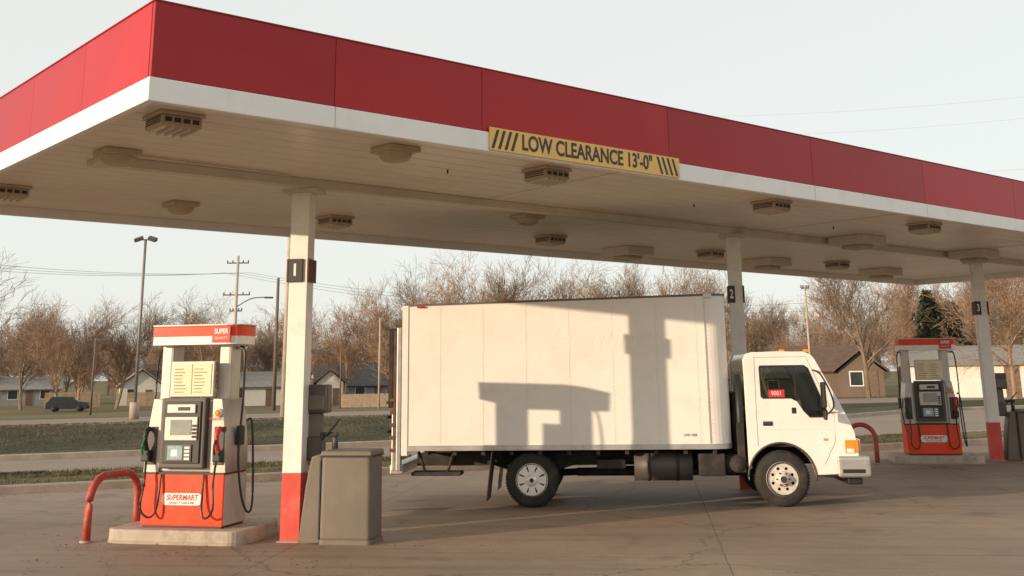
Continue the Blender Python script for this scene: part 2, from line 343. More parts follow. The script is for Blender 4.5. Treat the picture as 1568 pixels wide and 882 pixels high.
while y<YD-.062:
    y2=min(y+.3,YD-.062)
    prof=[(y,ZS),(y+.008,ZS-.0),(y+.012,ZS-.014),(y2-.012,ZS-.014),(y2-.008,ZS)]
    for (a0,b0),(a1,b1) in zip(prof,prof[1:]+[(y2,ZS)]):
        v=[bm.verts.new((.062,a0,b0)),bm.verts.new((XL-.062,a0,b0)),bm.verts.new((XL-.062,a1,b1)),bm.verts.new((.062,a1,b1))];bm.faces.new(v)
    y=y2
M['soffit']=mat('soffit_white',(.78,.685,.575),.32,.04,.8,.05,1.0,dirt=(.56,.455,.355),dirt_amt=.55,dscale=.8)
bmobj('soffit',bm,'soffit',cp)
box('soffit_board',cp,.061,XL-.061,.061,YD-.061,ZS+.003,ZS+.03,'ink')
M['beam']=mat('beam_white',(.62,.55,.46),.5,.05,2,dirt=(.40,.32,.24),dirt_amt=.4)
box('beam',cp,.9,XL-.8,3.04,3.18,Z0+.02,ZS-.016,'beam',.004,1)
box('end_bracket',cp,.75,.95,2.7,3.5,Z0+.06,ZS-.0165,'beam',.004,1)
for x in (5.9,11.9,17.9): box('soffit_seam',cp,x,x+.03,.07,3.0,ZS-.019,ZS-.0145,'beam')
def louvre(x,y):
    b=.21
    box('fixture_base',cp,x-b,x+b,y-b,y+b,ZS-.05,ZS-.016,'fixture',.006,1)
    box('fixture_body',cp,x-b+.02,x+b-.02,y-b+.02,y+b-.02,ZS-.15,ZS-.05,'fixture',.02)
    for k in range(5): box('fixture_fin',cp,x-b+.05+k*.075,x-b+.065+k*.075,y-b+.03,y+b-.03,ZS-.175,ZS-.148,'fixwhite')
    for k in range(3): box('fixture_slot',cp,x-b+.016,x-b+.021,y-b+.05,y+b-.05,ZS-.075-k*.022,ZS-.065-k*.022,'ink')
    for k in range(4): box('fixture_slot',cp,x-b+.05+k*.085,x-b+.11+k*.085,y-b+.015,y-b+.021,ZS-.115,ZS-.075,'ink')
def dome(x,y):
    box('fixture_base',cp,x-.19,x+.19,y-.19,y+.19,ZS-.075,ZS-.016,'fixture',.012)
    lathe('fixture_lens',cp,[(.17,ZS-.075),(.165,ZS-.12),(.13,ZS-.155),(.07,ZS-.17),(0,ZS-.172)],'fixture',(x,y,0),axis='Z',n=20)
for x,y in [(.6,.9),(5.1,.9),(9.3,.9),(13.3,.9),(.6,5.7),(5.2,5.7),(9.4,5.6),(13.6,5.6),(17.7,5.5),(17.5,.9)]: louvre(x,y)
for x,y in [(.8,2.75),(3.0,.9),(2.8,5.7),(7.4,3.9)]: dome(x,y)
for x,y in [(11.9,6.2),(15.9,6.0),(14.0,2.6),(20.2,6.0),(18.1,2.6)]:
    box('fixture_housing',cp,x-.36,x+.36,y-.36,y+.36,ZS-.17,ZS-.016,'fixwhite',.015)
    box('fixture_lens',cp,x-.2,x+.2,y-.2,y+.2,ZS-.23,ZS-.17,'fixture',.02)
for x,y in [(4.2,1.6),(8.6,1.7),(12.4,2.0)]: tube('sprinkler',cp,[(x,y,ZS-.014),(x,y,ZS-.06)],.010,'ink',8)
tube('conduit',cp,[(.8,2.75,ZS-.035),(2.9,2.9,ZS-.035)],.012,'beam',6)
CAZ=-49
cols=[(3.28,3.25),(11.2,3.13),(19.1,3.1)]
for i,(cx,cy) in enumerate(cols):
    e=empty('canopy_column',(cx,cy,0),CAZ);h=.112
    box('shaft_white',e,-h,h,-h,h,.735,Z0-.03,'colwhite',.006,1)
    box('shaft_red',e,-h-.002,h+.002,-h-.002,h+.002,0,.735,'colred',.006,1)
    box('base_plate',e,-h-.03,h+.03,-h-.03,h+.03,0,.015,'kerb',.004,1)
    box('cap_plate',e,-.22,.22,-.16,.16,Z0-.03,Z0+.018,'beam',.004,1)
    pz=2.87;ww=.185 if i==0 else .11
    for sx in (-1,1):
        x=sx*(h+.012);box('number_sign_edge',e,x-.01,x+.01,-h-.03,h+.03,pz,pz+.27,'rustbrown',.003,1)
    box('number_sign',e,-h-.015,-h-.015+ww,-h-.026,-h-.004,pz,pz+.27,'ink',.003,1)
    text('number',e,"1" if i==0 else str(i+1),.2,'label',(-h-.015+ww/2,-h-.028,pz+.135),(rad(90),0,0),bold=.004,sx=1 if i==0 else .6)
# clearance sign
sg=empty('clearance_sign',(3.5,-.02,3.975),0)
sg_w,sg_h=2.84,.235
box('board',sg,0,sg_w,-.014,0,0,sg_h,'yellow',.003,1)
text('lettering',sg,"LOW CLEARANCE 13'-0\"",.225,'ink',(sg_w/2-.02,-.016,sg_h/2),(rad(90),0,0),sx=.80,bold=.0055)
for k in range(4):
    for s,x in ((1,.05+k*.085),(-1,sg_w-.36+k*.085)):
        if s>0: lp=[(x-.03,.02),(x+.005,.02),(x+.005+.07,sg_h-.02),(x-.03+.07,sg_h-.02)]
        else: lp=[(x+.04,.02),(x+.075,.02),(x+.005,sg_h-.02),(x-.03,sg_h-.02)]
        plate('hatch',sg,[lp],.003,'ink',(0,-.0155,0))
# ------------------------------------------------------------ fuel dispenser
def pump(loc,az):
    e=empty('fuel_dispenser',(loc[0],loc[1],.15),az)
    W2=.51;D2=.28
    box('lower_cabinet',e,-W2,W2,-D2,D2,0.02,.575,'pumpred',.012)
    box('plinth',e,-W2+.02,W2-.02,-D2+.02,D2-.02,0,.02,'black')
    box('cabinet_side_panel',e,W2-.004,W2+.006,-D2+.02,D2-.02,.03,.565,'pumpgrey',.003,1)
    box('cabinet_trim',e,-W2+.01,W2-.01,-D2+.01,D2-.01,.575,.60,'black')
    box('mid_cabinet',e,-W2+.10,W2-.10,-D2+.04,D2-.04,.60,1.38,'pumpgrey',.02)
    for s in (-1,1):
        lp=[(s*.33,.60),(s*.515,.60),(s*.49,1.0),(s*.43,1.40),(s*.33,1.40)]
        plate('shoulder_front',e,[lp],2*D2-.03,'pumpgrey',(0,0,0),bev=.006)
        box('upright',e,min(s*.30,s*.45),max(s*.30,s*.45),-.13,.13,1.38,2.04,'pumpgrey',.03)
        box('nozzle_recess',e,min(s*.36,s*.49),max(s*.36,s*.49),-D2-.004,-D2+.05,.68,1.10,'greydark',.01)
        nx=s*.45
        box('nozzle_boot',e,nx-.05,nx+.05,-D2-.10,-D2,.72,.84,'black',.015)
        tube('nozzle_handle',e,curve_pts([(nx,-D2-.05,.82),(nx,-D2-.1,.93),(nx,-D2-.09,1.04),(nx,-D2-.03,1.08)]),.03,'black' if s<0 else 'inkred',8)
        tube('nozzle_grip',e,curve_pts([(nx,-D2-.14,.80),(nx,-D2-.16,.88),(nx,-D2-.12,.96)]),.014,'green' if s<0 else 'black',6)
        tube('hose_front',e,curve_pts([(nx,-D2-.06,.84),(nx-s*.02,-D2-.10,.5),(nx+s*.0,-D2-.12,.22),(nx-s*.10,-D2-.10,.12),(nx-s*.17,-D2-.06,.22),(nx-s*.18,-D2-.02,.58)]),.013,'black',6)
        if s>0: tube('hose_side',e,curve_pts([(s*.5,0,2.0),(s*.58,-.05,1.92),(s*.60,-.08,1.4),(s*.58,-.10,.8),(s*.61,-.05,.35),(s*.66,.03,.15),(s*.68,.1,.3),(s*.64,.1,1.1),(s*.58,.08,1.15)]),.013,'black',6)
        else: tube('hose_side',e,curve_pts([(s*.47,0,2.0),(s*.53,-.05,1.9),(s*.54,-.08,1.4),(s*.55,-.12,1.0),(s*.52,-.2,.6),(s*.5,-.3,.45)]),.013,'black',6)
        tube('hose_swivel',e,[(s*.45,0,1.98),(s*(.58 if s>0 else .5),0,1.98)],.02,'chrome',8)
        box('side_handle',e,min(s*.52,s*.57),max(s*.52,s*.57),-.07,.07,.88,1.10,'black',.02)
    box('console',e,-.29,.27,-D2-.055,-D2+.05,.64,1.42,'greydark',.02)
    box('console_face',e,-.25,.22,-D2-.072,-D2-.052,.70,1.38,'black',.008)
    box('card_reader',e,-.20,.16,-D2-.092,-D2-.07,1.25,1.35,'pumpgrey',.012)
    box('card_slot',e,-.06,.09,-D2-.098,-D2-.09,1.28,1.32,'black')
    box('display_bezel',e,-.22,.19,-D2-.088,-D2-.07,.95,1.21,'pumpgrey',.01)
    box('display',e,-.15,.12,-D2-.094,-D2-.086,1.01,1.18,'screen',.003,1)
    for i in range(4):
        for j in range(4): box('key',e,.13+j*.013,.14+j*.013,-D2-.096,-D2-.087,.98+i*.04,1.005+i*.04,'black')
    box('price_bezel',e,-.20,.13,-D2-.085,-D2-.07,.72,.91,'greydark',.008)
    box('price_screen',e,-.17,.02,-D2-.090,-D2-.082,.74,.895,'screenb',.003,1)
    box('price_label',e,-.12,-.04,-D2-.093,-D2-.089,.78,.85,'label')
    for i in range(4): box('grade_button',e,.045,.11,-D2-.091,-D2-.083,.74+i*.04,.765+i*.04,'label',.002,1)
    text('warning_sticker',e,"NO\nSMOKING",.035,'inkred',(.37,-D2-.018,1.20),(rad(90),0,0))
    tube('round_sticker',e,[(.40,-D2+.01,1.25),(.40,-D2-.022,1.25)],.05,'label',20)
    tube('round_sticker_ring',e,[(.40,-D2-.022,1.25),(.40,-D2-.024,1.25)],.035,'amber',20)
    box('notice_frame',e,-.24,.31,-D2+.02,-D2+.06,1.43,1.83,'pumpgrey',.008)
    box('notice_sheet',e,-.21,.03,-D2+.012,-D2+.019,1.46,1.80,'paper')
    box('notice_sheet',e,.04,.28,-D2+.012,-D2+.019,1.46,1.80,'paper')
    for k in range(8):
        ln=random.uniform(.10,.18)
        box('notice_line',e,-.19,-.19+ln,-D2+.009,-D2+.0115,1.48+k*.037,1.488+k*.037,'ink' if k%3 else 'inkred')
        box('notice_line',e,.06,.06+random.uniform(.1,.18),-D2+.009,-D2+.0115,1.48+k*.037,1.487+k*.037,'ink')
    plate('brand_label',e,[rrect(-.25,.25,-.065,.065,.05)],.004,'label',(0,-D2-.003,.31))
    text('label_text',e,"SUPERMART",.085,'inkred',(0,-D2-.006,.325),(rad(90),rad(0),0),sx=.85,bold=.002,shear=.2)
    text('label_subtext',e,"QUALITY GASOLINE",.038,'ink',(0,-D2-.006,.27),(rad(90),0,0),sx=.9)
    out=[(-.50,-.26),(.44,-.26)]+[(.44+.18*math.sin(rad(t)),-.08-.18*math.cos(rad(t))) for t in (20,40,60,75)]+[(.62,-.06),(.62,.06)]+[(.44+.18*math.cos(rad(t)),.08+.18*math.sin(rad(t))) for t in (20,50,75)]+[(.44,.26),(-.50,.26)]
    prism('topper_white',e,out,2.02,2.115,'label')
    prism('topper_red',e,[(x*1.006,y*1.01) for x,y in out],2.115,2.235,'pumpred',.012)
    prism('topper_roof',e,[(x*1.02,y*1.03) for x,y in out],2.236,2.25,'pumpgrey')
    box('topper_logo',e,.27,.50,-.275,-.266,2.04,2.225,'inkred',.002,1)
    text('topper_text',e,"SUPER",.078,'label',(.385,-.277,2.165),(rad(90),0,0),sx=.8,bold=.002)
    text('topper_subtext',e,"QUALITY",.04,'label',(.385,-.277,2.09),(rad(90),0,0))
    return e
pump((2.545,4.25),-54);pump((17.92,3.80),-50)
def island(loc,az,x0,x1,y0,y1):
    e=empty('pump_island',(loc[0],loc[1],0),az)
    prism('pad',e,rrect(x0,x1,y0,y1,.18),-.02,.15,'pad',.02)
    prism('base_stain',e,rrect(x0-.01,x1+.01,y0-.01,y1+.01,.19),-.02,.03,'kerb')
island((2.56,4.41),-54,-.74,.93,-.57,.55);island((17.89,3.84),-50,-.74,.93,-.57,.62)
def ubar(p,q,h,name='guard_rail'):
    e=empty(name,(p[0],p[1],0));d=Vector((q[0]-p[0],q[1]-p[1],0));L=d.length;d.normalize();rr=min(.3,L/2.01)
    pts=[Vector((0,0,0)),Vector((0,0,(h-rr)*.6))]
    for t in range(0,91,10): pts.append(d*(rr-rr*math.cos(rad(t)))+Z*(h-rr+rr*math.sin(rad(t))))
    for t in range(90,-1,-10): pts.append(d*(L-rr+rr*math.cos(rad(t)))+Z*(h-rr+rr*math.sin(rad(t))))
    pts+= [d*L+Z*(h-rr)*.6,d*L]
    tube('bent_pipe',e,pts,.045,'bollred',12)
    for b in (Vector((0,0,0)),d*L): tube('foot',e,[b,b+Z*.02],.075,'kerb',12)
ubar((1.54,4.83),(2.35,5.42),.70);ubar((16.8,4.35),(16.55,4.85),.74)
# ------------------------------------------------------------ waste bin + service caddy
def bin_(loc,az):
    e=empty('waste_bin',(loc[0],loc[1],0),az)
    def soft(name,x0,x1,y0,y1,z0,z1,tp=.95,bev=.05):
        o=box(name,e,x0,x1,y0,y1,z0,z1,'greybin',bev,4,taper=(tp,tp))
        for p in o.data.polygons:p.use_smooth=True
        return o
    soft('body',.235,.82,-.02,.44,.03,.95,.98)
    prism('body_foot',e,rrect(.225,.84,-.03,.45,.06),0,.05,'greybin')
    lp=[(0,0.02),(.215,0.02),(.215,.93),(.13,.90),(.07,.6)]
    plate('water_tank',e,[lp],.36,'greybin',(0,.21,0),bev=.02)
    soft('lid',.225,.835,-.03,.45,.925,.985,.96,.025)
    box('lid_edge',e,.23,.83,-.028,.448,.915,.925,'black')
    box('groove',e,.216,.232,-.0,.4,.05,.88,'black')
    return e
def caddy(loc,az):
    e=empty('windshield_service_caddy',(loc[0],loc[1],0),az)
    box('towel_dispenser',e,0,.28,-.05,.16,1.38,1.70,'greydark',.03)
    box('dispenser_front',e,.03,.25,-.06,-.04,1.42,1.58,'greybin',.01)
    box('neck',e,.02,.20,-.02,.13,1.08,1.38,'greybin',.03)
    box('squeegee_tub',e,.0,.22,-.06,.16,.85,1.12,'greydark',.03)
    tube('squeegee_handle',e,[(.18,0,1.05),(.36,-.05,1.22),(.44,-.06,1.32)],.012,'black',6)
    box('squeegee_head',e,.22,.40,-.02,.06,1.12,1.17,'black',.01)
    tube('bottle',e,[(.36,.04,.96),(.36,.04,1.16)],.035,'greydark',10)
bin_((3.22,3.01),-51);caddy((3.40,3.28),-49)
bin_((19.2,2.9),-51);caddy((19.25,3.1),-49)
# ------------------------------------------------------------ box truck
tr=empty('box_truck',(7.24,3.70,0),-45.2)
WB=3.42;WR=.365
BX0,BX1,BY0,BY1,BZ0,BZ1=-1.79,2.78,-.08,2.12,.80,2.82
CR=.30
out=[(BX0,BY0),(BX1-CR,BY0)]+[(BX1-CR+CR*math.sin(rad(t)),BY0+CR-CR*math.cos(rad(t))) for t in range(10,91,10)]+[(BX1-CR+CR*math.cos(rad(t)),BY1-CR+CR*math.sin(rad(t))) for t in range(0,81,10)]+[(BX1-CR,BY1),(BX0,BY1)]
def rake(o):
    for v in o.data.vertices:
        if v.co.z>1.5: v.co.z+=.085*(v.co.x-BX0)/4.5-.045
rake(prism('cargo_box',tr,out,BZ0,BZ1,'truck',.015))
def rail(name,z0,z1,off,mt,rk=False):
    cx,cy=(BX0+BX1)/2,(BY0+BY1)/2
    o=prism(name,tr,[(x+(off if x>cx else -off),y+(off if y>cy else -off)) for x,y in out],z0,z1,mt)
    if rk: rake(o)
M['railgrey']=mat('roof_rail',(.16,.13,.11),.5,.2,5,metal=.3)
rail('bottom_rail',.765,.835,.008,'alu');rail('top_rail',BZ1-.022,BZ1+.008,.010,'railgrey',True)
box('rear_post',tr,-1.82,-1.73,BY0-.012,BY0+.05,.70,BZ1-.05,'cab',.005,1)
bm=bmesh.new()
def rivet(x,y,z,r=.0055):
    bmesh.ops.create_icosphere(bm,subdivisions=1,radius=r,matrix=Matrix.Translation((x,y,z)))
sx=[-1.25,-.64,-.03,.58,1.19,1.80,2.36]
for x in sx:
    for k in range(34): rivet(x,BY0-.001,.87+k*.057)
for k in range(90): rivet(BX0+.03+k*.049,BY0-.009,.80)
for k in range(34): rivet(BX1-.27,BY0-.001,.87+k*.057)
bmobj('rivets',bm,'alu',tr)
for x in sx: box('panel_seam',tr,x-.02,x-.018,BY0-.0015,BY0+.01,.85,2.74,'alu')
box('corner_seam',tr,BX1-CR-.02,BX1-CR+.005,BY0-.004,BY0+.01,.84,2.82,'alu')
box('marker_light',tr,-1.61,-1.49,BY0-.03,BY0-.01,2.73,2.755,'redlens',.005,1)
text('unit_lettering',tr,"GVW 14500",.05,'ink',(2.2,BY0-.002,.95),(rad(90),0,0),sx=.7)
text('faded_lettering',tr,"Hauling",.42,'ghost',(.95,BY0-.0005,2.25),(rad(90),0,0),sx=1.1,bold=.01,shear=.3,ext=.0012)
box('corner_cap',tr,BX1-CR-.02,BX1-.2,BY0-.014,BY0+.02,2.80,2.87,'alu',.006,1)
lg=empty('lift_gate',(0,0,0),0,tr)
box('gate_platform',lg,-2.02,-1.95,-.06,1.98,1.35,2.45,'chassis',.01)
box('gate_platform_skin',lg,-1.945,-1.90,-.07,2.0,.80,2.42,'rustbrown',.005,1)
box('gate_post',lg,-1.895,-1.83,-.085,.03,.5,2.46,'alu',.01)
box('gate_post',lg,-1.895,-1.83,2.0,2.1,.5,2.46,'alu',.01)
for k in range(7): box('gate_rib',lg,-2.045,-2.02,-.05,2.0,1.0+k*.2,1.04+k*.2,'chassis')
for k in range(5): box('gate_bracket',lg,-1.99,-1.90,-.09,-.02,.75+k*.17,.80+k*.17,'rustbrown',.01)
box('gate_foot',lg,-1.98,-1.80,-.06,2.05,.46,.58,'alu',.01)
box('gate_arm',lg,-1.96,-1.91,-.07,.0,.5,1.3,'alu',.01)
box('rear_door',tr,-1.825,-1.80,.02,2.05,.85,2.7,'truck')
for y in (.55,1.35): box('frame_rail',tr,-1.7,4.3,y,y+.07,.52,.70,'chassis')
for x in np.arange(-1.5,2.8,.4): box('cross_member',tr,x,x+.05,-.02,2.05,.70,.765,'chassis')
box('rear_step',tr,-1.7,-1.0,.05,.4,.42,.47,'chassis',.01)
tube('step_arm',tr,[(-1.6,.1,.75),(-1.5,.1,.44)],.02,'chassis');tube('step_arm',tr,[(-1.1,.1,.75),(-1.2,.1,.44)],.02,'chassis')
tube('fuel_tank',tr,[(1.42,.26,.53),(2.22,.26,.53)],.20,'greydark',24)
for x in (1.6,2.0): tube('tank_strap',tr,[(x,.26,.53),(x+.04,.26,.53)],.206,'chassis',24)
box('battery_box',tr,2.3,2.66,.02,.4,.40,.70,'chassis',.02)
tube('air_tank',tr,[(2.66,.2,.55),(2.82,.2,.55)],.13,'chassis',14)
tube('exhaust',tr,[(.6,.9,.4),(2.8,.9,.4)],.06,'chassis',10)
tube('drive_shaft',tr,[(0,.98,.37),(3.2,.98,.5)],.05,'chassis',8)
box('gearbox',tr,2.4,3.5,.7,1.3,.35,.75,'chassis',.05)
box('spare_bracket',tr,.9,1.3,.1,1.9,.5,.62,'chassis',.02)
for y in (.5,1.4): tube('leaf_spring',tr,curve_pts([(-.6,y,.56),(0,y,.42),(.6,y,.56)]),.03,'chassis',6)
tube('rear_axle',tr,[(0,.1,WR),(0,1.95,WR)],.06,'chassis',10);lathe('differential',tr,[(0,-.18),(.16,-.1),(.18,0),(.16,.1),(0,.18)],'chassis',(0,1.02,WR))
tube('front_axle',tr,[(WB,.1,WR),(WB,1.95,WR)],.05,'chassis',8)
for y in (.0,1.55): box('mud_flap',tr,-.60,-.585,y,y+.5,.08,.76,'greydark',.003,1,rot=(0,rad(7),0))
def tyre(x,y,w_):
    lathe('tyre',tr,[(.205,0),(.25,-.004),(.31,.0),(.345,.018),(WR-.004,.045),(WR,.07),(WR,w_-.07),(WR-.004,w_-.045),(.345,w_-.018),(.31,w_),(.25,w_+.004),(.205,w_)],'tire',(x,y,WR),n=48)
    bm=bmesh.new()
    for k in range(56):
        t=2*math.pi*k/56
        for yy in (.05,w_/2+.01):
            mm=Matrix.Translation((math.cos(t)*WR,yy+.035,math.sin(t)*WR))@Matrix.Rotation(-t,4,'Y')
            bmesh.ops.create_cube(bm,size=1,matrix=mm@Matrix.Diagonal((.012,.06,.02,1)))
    bmobj('tyre_tread',bm,'tire',tr,(x,y,WR))
for y in (0,.26,1.5,1.76): tyre(0,y,.22)
for y in (0,1.80): tyre(WB,y,.22)
def wheel_rear(x,y,s):
    lathe('rim',tr,[(.21,.0*s),(.205,.03*s),(.19,.10*s),(.19,.14*s),(.0,.14*s)],'black',(x,y,WR))
    lathe('rim_lip',tr,[(.214,-.010*s),(.226,.0),(.2,.010*s),(.180,.022*s),(.178,.03*s)],'spoke',(x,y,WR))
    for k in range(8):
        t=2*math.pi*k/8;c,sn=math.cos(t),math.sin(t)
        lp=[(.05,.034),(.11,.034),(.15,.046),(.19,.060)]
        P=[(r_,w_) for r_,w_ in lp]+[(r_,-w_) for r_,w_ in reversed(lp)]
        P=[(p*c-q*sn,p*sn+q*c) for p,q in P]
        plate('spoke',tr,[P],.012,'spoke',(x,y+.015*s+.0004*k,WR),bev=.005)
    lathe('hub',tr,[(.085,.03*s),(.085,.0*s),(.07,-.02*s),(.05,-.035*s),(0,-.037*s)],'spoke',(x,y,WR))
    lathe('hub_cap',tr,[(.03,-.038*s),(0,-.04*s)],'black',(x,y,WR))
def wheel_front(x,y,s):
    hole=[]
    for k in range(8):
        t=2*math.pi*(k+.5)/8;hole.append([(.142*math.cos(t)+.024*math.cos(u),.142*math.sin(t)+.024*math.sin(u)) for u in np.linspace(0,2*math.pi,13)[:-1]])
    circ=[(.205*math.cos(u),.205*math.sin(u)) for u in np.linspace(0,2*math.pi,41)[:-1]]
    plate('wheel_disc',tr,[circ]+hole,.012,'steelwhite',(x,y+.03*s,WR),bev=.003)
    lathe('rim_lip',tr,[(.222,-.008*s),(.228,.0),(.212,.012*s),(.203,.035*s)],'steelwhite',(x,y,WR))
    lathe('wheel_back',tr,[(.2,.12*s),(0,.12*s)],'chassis',(x,y,WR))
    lathe('hub',tr,[(.105,.025*s),(.10,.0),(.09,-.015*s),(.068,-.015*s),(.066,-.06*s),(.05,-.075*s),(0,-.078*s)],'steelwhite',(x,y,WR))
    lathe('hub_hole',tr,[(.045,-.079*s),(0,-.079*s)],'chassis',(x,y,WR))
    for k in range(6):
        t=2*math.pi*k/6;tube('lug_nut',tr,[(x+.085*math.cos(t),y-.012*s,WR+.085*math.sin(t)),(x+.085*math.cos(t),y-.035*s,WR+.085*math.sin(t))],.011,'chassis',6)
wheel_rear(0,.0,1);wheel_rear(0,1.98,-1);wheel_front(WB,.0,1);wheel_front(WB,2.02,-1)
# cab
cb=empty('cab',(0,0,0),0,tr)
arch=[(WB+.45*math.cos(rad(t)),.38+.45*math.sin(rad(t))) for t in range(5,176,10)]
side=[(4.43,.44),(4.45,.66),(4.42,.96),(4.34,1.16),(3.95,1.95),(3.90,2.01),(3.80,2.045),(3.1,2.045),(3.02,2.02),(2.985,1.95),(2.985,.5)]
outer=[(WB-.45,.46)]+[(2.985,.46)]+list(reversed(side[:-1]))+[(WB+.45,.42)]+arch
win=[(3.20,1.87),(3.80,1.87),(3.86,1.83),(4.09,1.22),(4.07,1.165),(3.84,1.165),(3.76,1.25),(3.68,1.38),(3.60,1.42),(3.22,1.42),(3.19,1.45),(3.185,1.84)]
CY0,CY1=.02,1.92
for y in (CY0+.02,CY1-.02):
    plate('side_panel',cb,[outer,win],.03,'cab',(0,y,0),bev=.008)
    sgn=-1 if y<1 else 1
    plate('window_seal',cb,[win,[(3.64+(x-3.64)*.955,1.55+(z-1.55)*.94) for x,z in win]],.012,'black',(0,y+sgn*.022,0))
    plate('side_glass',cb,[win],.004,'glass',(0,y,0))
box('window_divider',cb,3.66,3.68,CY0+.0,CY0+.015,1.4,1.88,'black')
box('window_sticker',cb,3.30,3.52,CY0+.012,CY0+.016,1.44,1.54,'inkred')
text('sticker_text',cb,"9001",.08,'label',(3.41,CY0+.010,1.49),(rad(90),0,0),sx=.9)
def crossq(name,pts,mt,y0=CY0+.03,y1=CY1-.03,bow=0,n=8,p=None,th=.02):
    bm=bmesh.new();rows=[]
    for j in range(n+1):
        t=j/n;y=y0+(y1-y0)*t;b=bow*(1-(2*t-1)**4)
        rows.append([bm.verts.new((x+b,y,z)) for x,z in pts])
    for A,B in zip(rows,rows[1:]):
        for i in range(len(pts)-1): bm.faces.new((A[i],A[i+1],B[i+1],B[i]))
    o=bmobj(name,bm,mt,p or cb,smooth=True)
    if th: s=o.modifiers.new('s','SOLIDIFY');s.thickness=th
    return o
crossq('roof',[(3.0,1.6),(2.99,1.95),(3.03,2.03),(3.1,2.05),(3.45,2.06),(3.80,2.05),(3.90,2.015),(3.955,1.95),(3.975,1.90)],'cab',bow=0)
crossq('windshield',[(3.965,1.90),(4.33,1.15)],'glass',bow=.05,th=0)
crossq('front_panel',[(4.33,1.16),(4.42,.97),(4.45,.66),(4.43,.45)],'cab',bow=.05)
crossq('back_wall',[(3.0,.5),(3.0,1.3)],'cab')
for y0,y1 in ((CY0+.03,.25),(1.7,CY1-.03)): box('back_post',cb,2.99,3.01,y0,y1,1.3,1.6,'cab')
box('floor',cb,3.0,4.4,.08,1.85,.78,.82,'chassis')
for y in (.25,1.05):
    box('seat_base',cb,3.15,3.6,y,y+.55,.82,1.15,'greydark',.05);box('seat_back',cb,3.1,3.24,y,y+.55,1.1,1.55,'greydark',.05)
box('dashboard',cb,3.98,4.3,.06,1.88,1.0,1.2,'greydark',.04)
tube('steering_wheel',cb,[(3.83+.06*math.sin(t),1.4+.19*math.cos(t),1.30+.12*math.sin(t)) for t in np.linspace(0,2*math.pi,25)],.014,'black',6)
tube('arch_lip',cb,[(WB+.455*math.cos(rad(t)),CY0-.004,.38+.455*math.sin(rad(t))) for t in range(-5,186,8)],.014,'greydark',8)
tube('door_gap',cb,[(3.13,CY0-.002,1.98),(3.12,CY0-.002,1.2),(3.12,CY0-.002,.80)],.004,'ink',4)
tube('door_gap',cb,[(4.17,CY0-.002,1.25),(4.16,CY0-.002,.85),(4.0,CY0-.002,.55)],.004,'ink',4)
tube('door_gap',cb,[(3.13,CY0-.002,1.98),(3.84,CY0-.002,1.98),(4.16,CY0-.002,1.2)],.0035,'ink',4)
tube('body_crease',cb,[(3.0,CY0-.002,1.02),(4.35,CY0-.002,1.0)],.004,'cab',4)
box('handle_recess',cb,3.2,3.33,CY0-.012,CY0,1.06,1.12,'black',.01)
box('handle_bar',cb,3.21,3.32,CY0-.025,CY0-.012,1.09,1.11,'greydark',.005,1)
box('door_grab',cb,3.60,3.66,CY0-.012,CY0,1.22,1.30,'black',.005,1)
box('corner_indicator',cb,4.28,4.42,CY0-.012,CY0+.05,.69,.87,'amber',.015)
box('indicator_lower_lens',cb,4.30,4.40,CY0-.016,CY0-.008,.70,.755,'label',.004,1)
box('corner_lens',cb,4.40,4.462,CY0-.006,CY0+.2,.69,.87,'amber',.015)
for x,y in ((3.5,.10),(3.86,.25),(3.86,.95),(3.86,1.6)): box('roof_lamp',cb,x,x+.07,y,y+.12,2.045,2.085,'amber',.015)
box('side_marker',cb,4.0,4.06,CY0-.014,CY0,.86,.89,'amber',.005,1)
tube('mirror_arm',cb,curve_pts([(4.10,CY0,1.22),(4.14,-.16,1.32),(4.10,-.2,1.5),(4.0,-.12,1.74),(3.92,CY0,1.80)]),.012,'black',6)
box('mirror',cb,3.98,4.03,-.30,-.12,1.30,1.64,'black',.02)
box('convex_mirror',cb,3.99,4.03,-.28,-.14,1.14,1.27,'black',.02)
tube('mirror_arm',cb,curve_pts([(4.18,CY1,1.30),(4.22,CY1+.2,1.38),(4.2,CY1+.22,1.6),(4.0,CY1,1.84)]),.012,'black',6)
box('mirror',cb,4.16,4.21,CY1+.14,CY1+.31,1.28,1.58,'black',.02)
box('bumper',cb,4.24,4.62,.12,1.83,.38,.64,'alu',.05,3)
for y0,y1 in ((-.03,.15),(1.80,1.98)): box('bumper_cap',cb,4.16,4.60,y0,y1,.38,.66,'alu',.05,3)
box('bumper_slot',cb,4.22,4.52,-.036,-.028,.44,.49,'black',.003,1)
box('fog_lamp',cb,4.59,4.625,.22,.42,.45,.56,'chrome',.02)
box('bumper_skirt',cb,4.3,4.5,.1,1.85,.28,.38,'black',.02)
for y in (.2,1.5): box('headlight',cb,4.49,4.53,y,y+.3,.69,.87,'chrome',.03)
box('grille',cb,4.495,4.515,.6,1.4,.72,.86,'black',.01)
tube('step',cb,[(3.9,.06,.42),(4.2,.06,.4)],.03,'chassis')
for y in (.7,1.2): tube('wiper',cb,[(4.40,y,1.17),(4.22,y+.4,1.56)],.008,'black',4)
tube('intake_stack',tr,[(2.9,.12,.6),(2.9,.12,1.75)],.05,'black',10)
box('engine_cover',tr,2.82,2.97,.3,1.7,.7,1.5,'chassis',.02)
box('gap_panel',tr,2.84,2.94,.02,.1,.45,1.1,'chassis',.01)
lathe('air_filter',tr,[(0,-.01),(.11,0),(.12,.1),(.12,.25),(0,.26)],'chassis',(2.84,.02,.56))
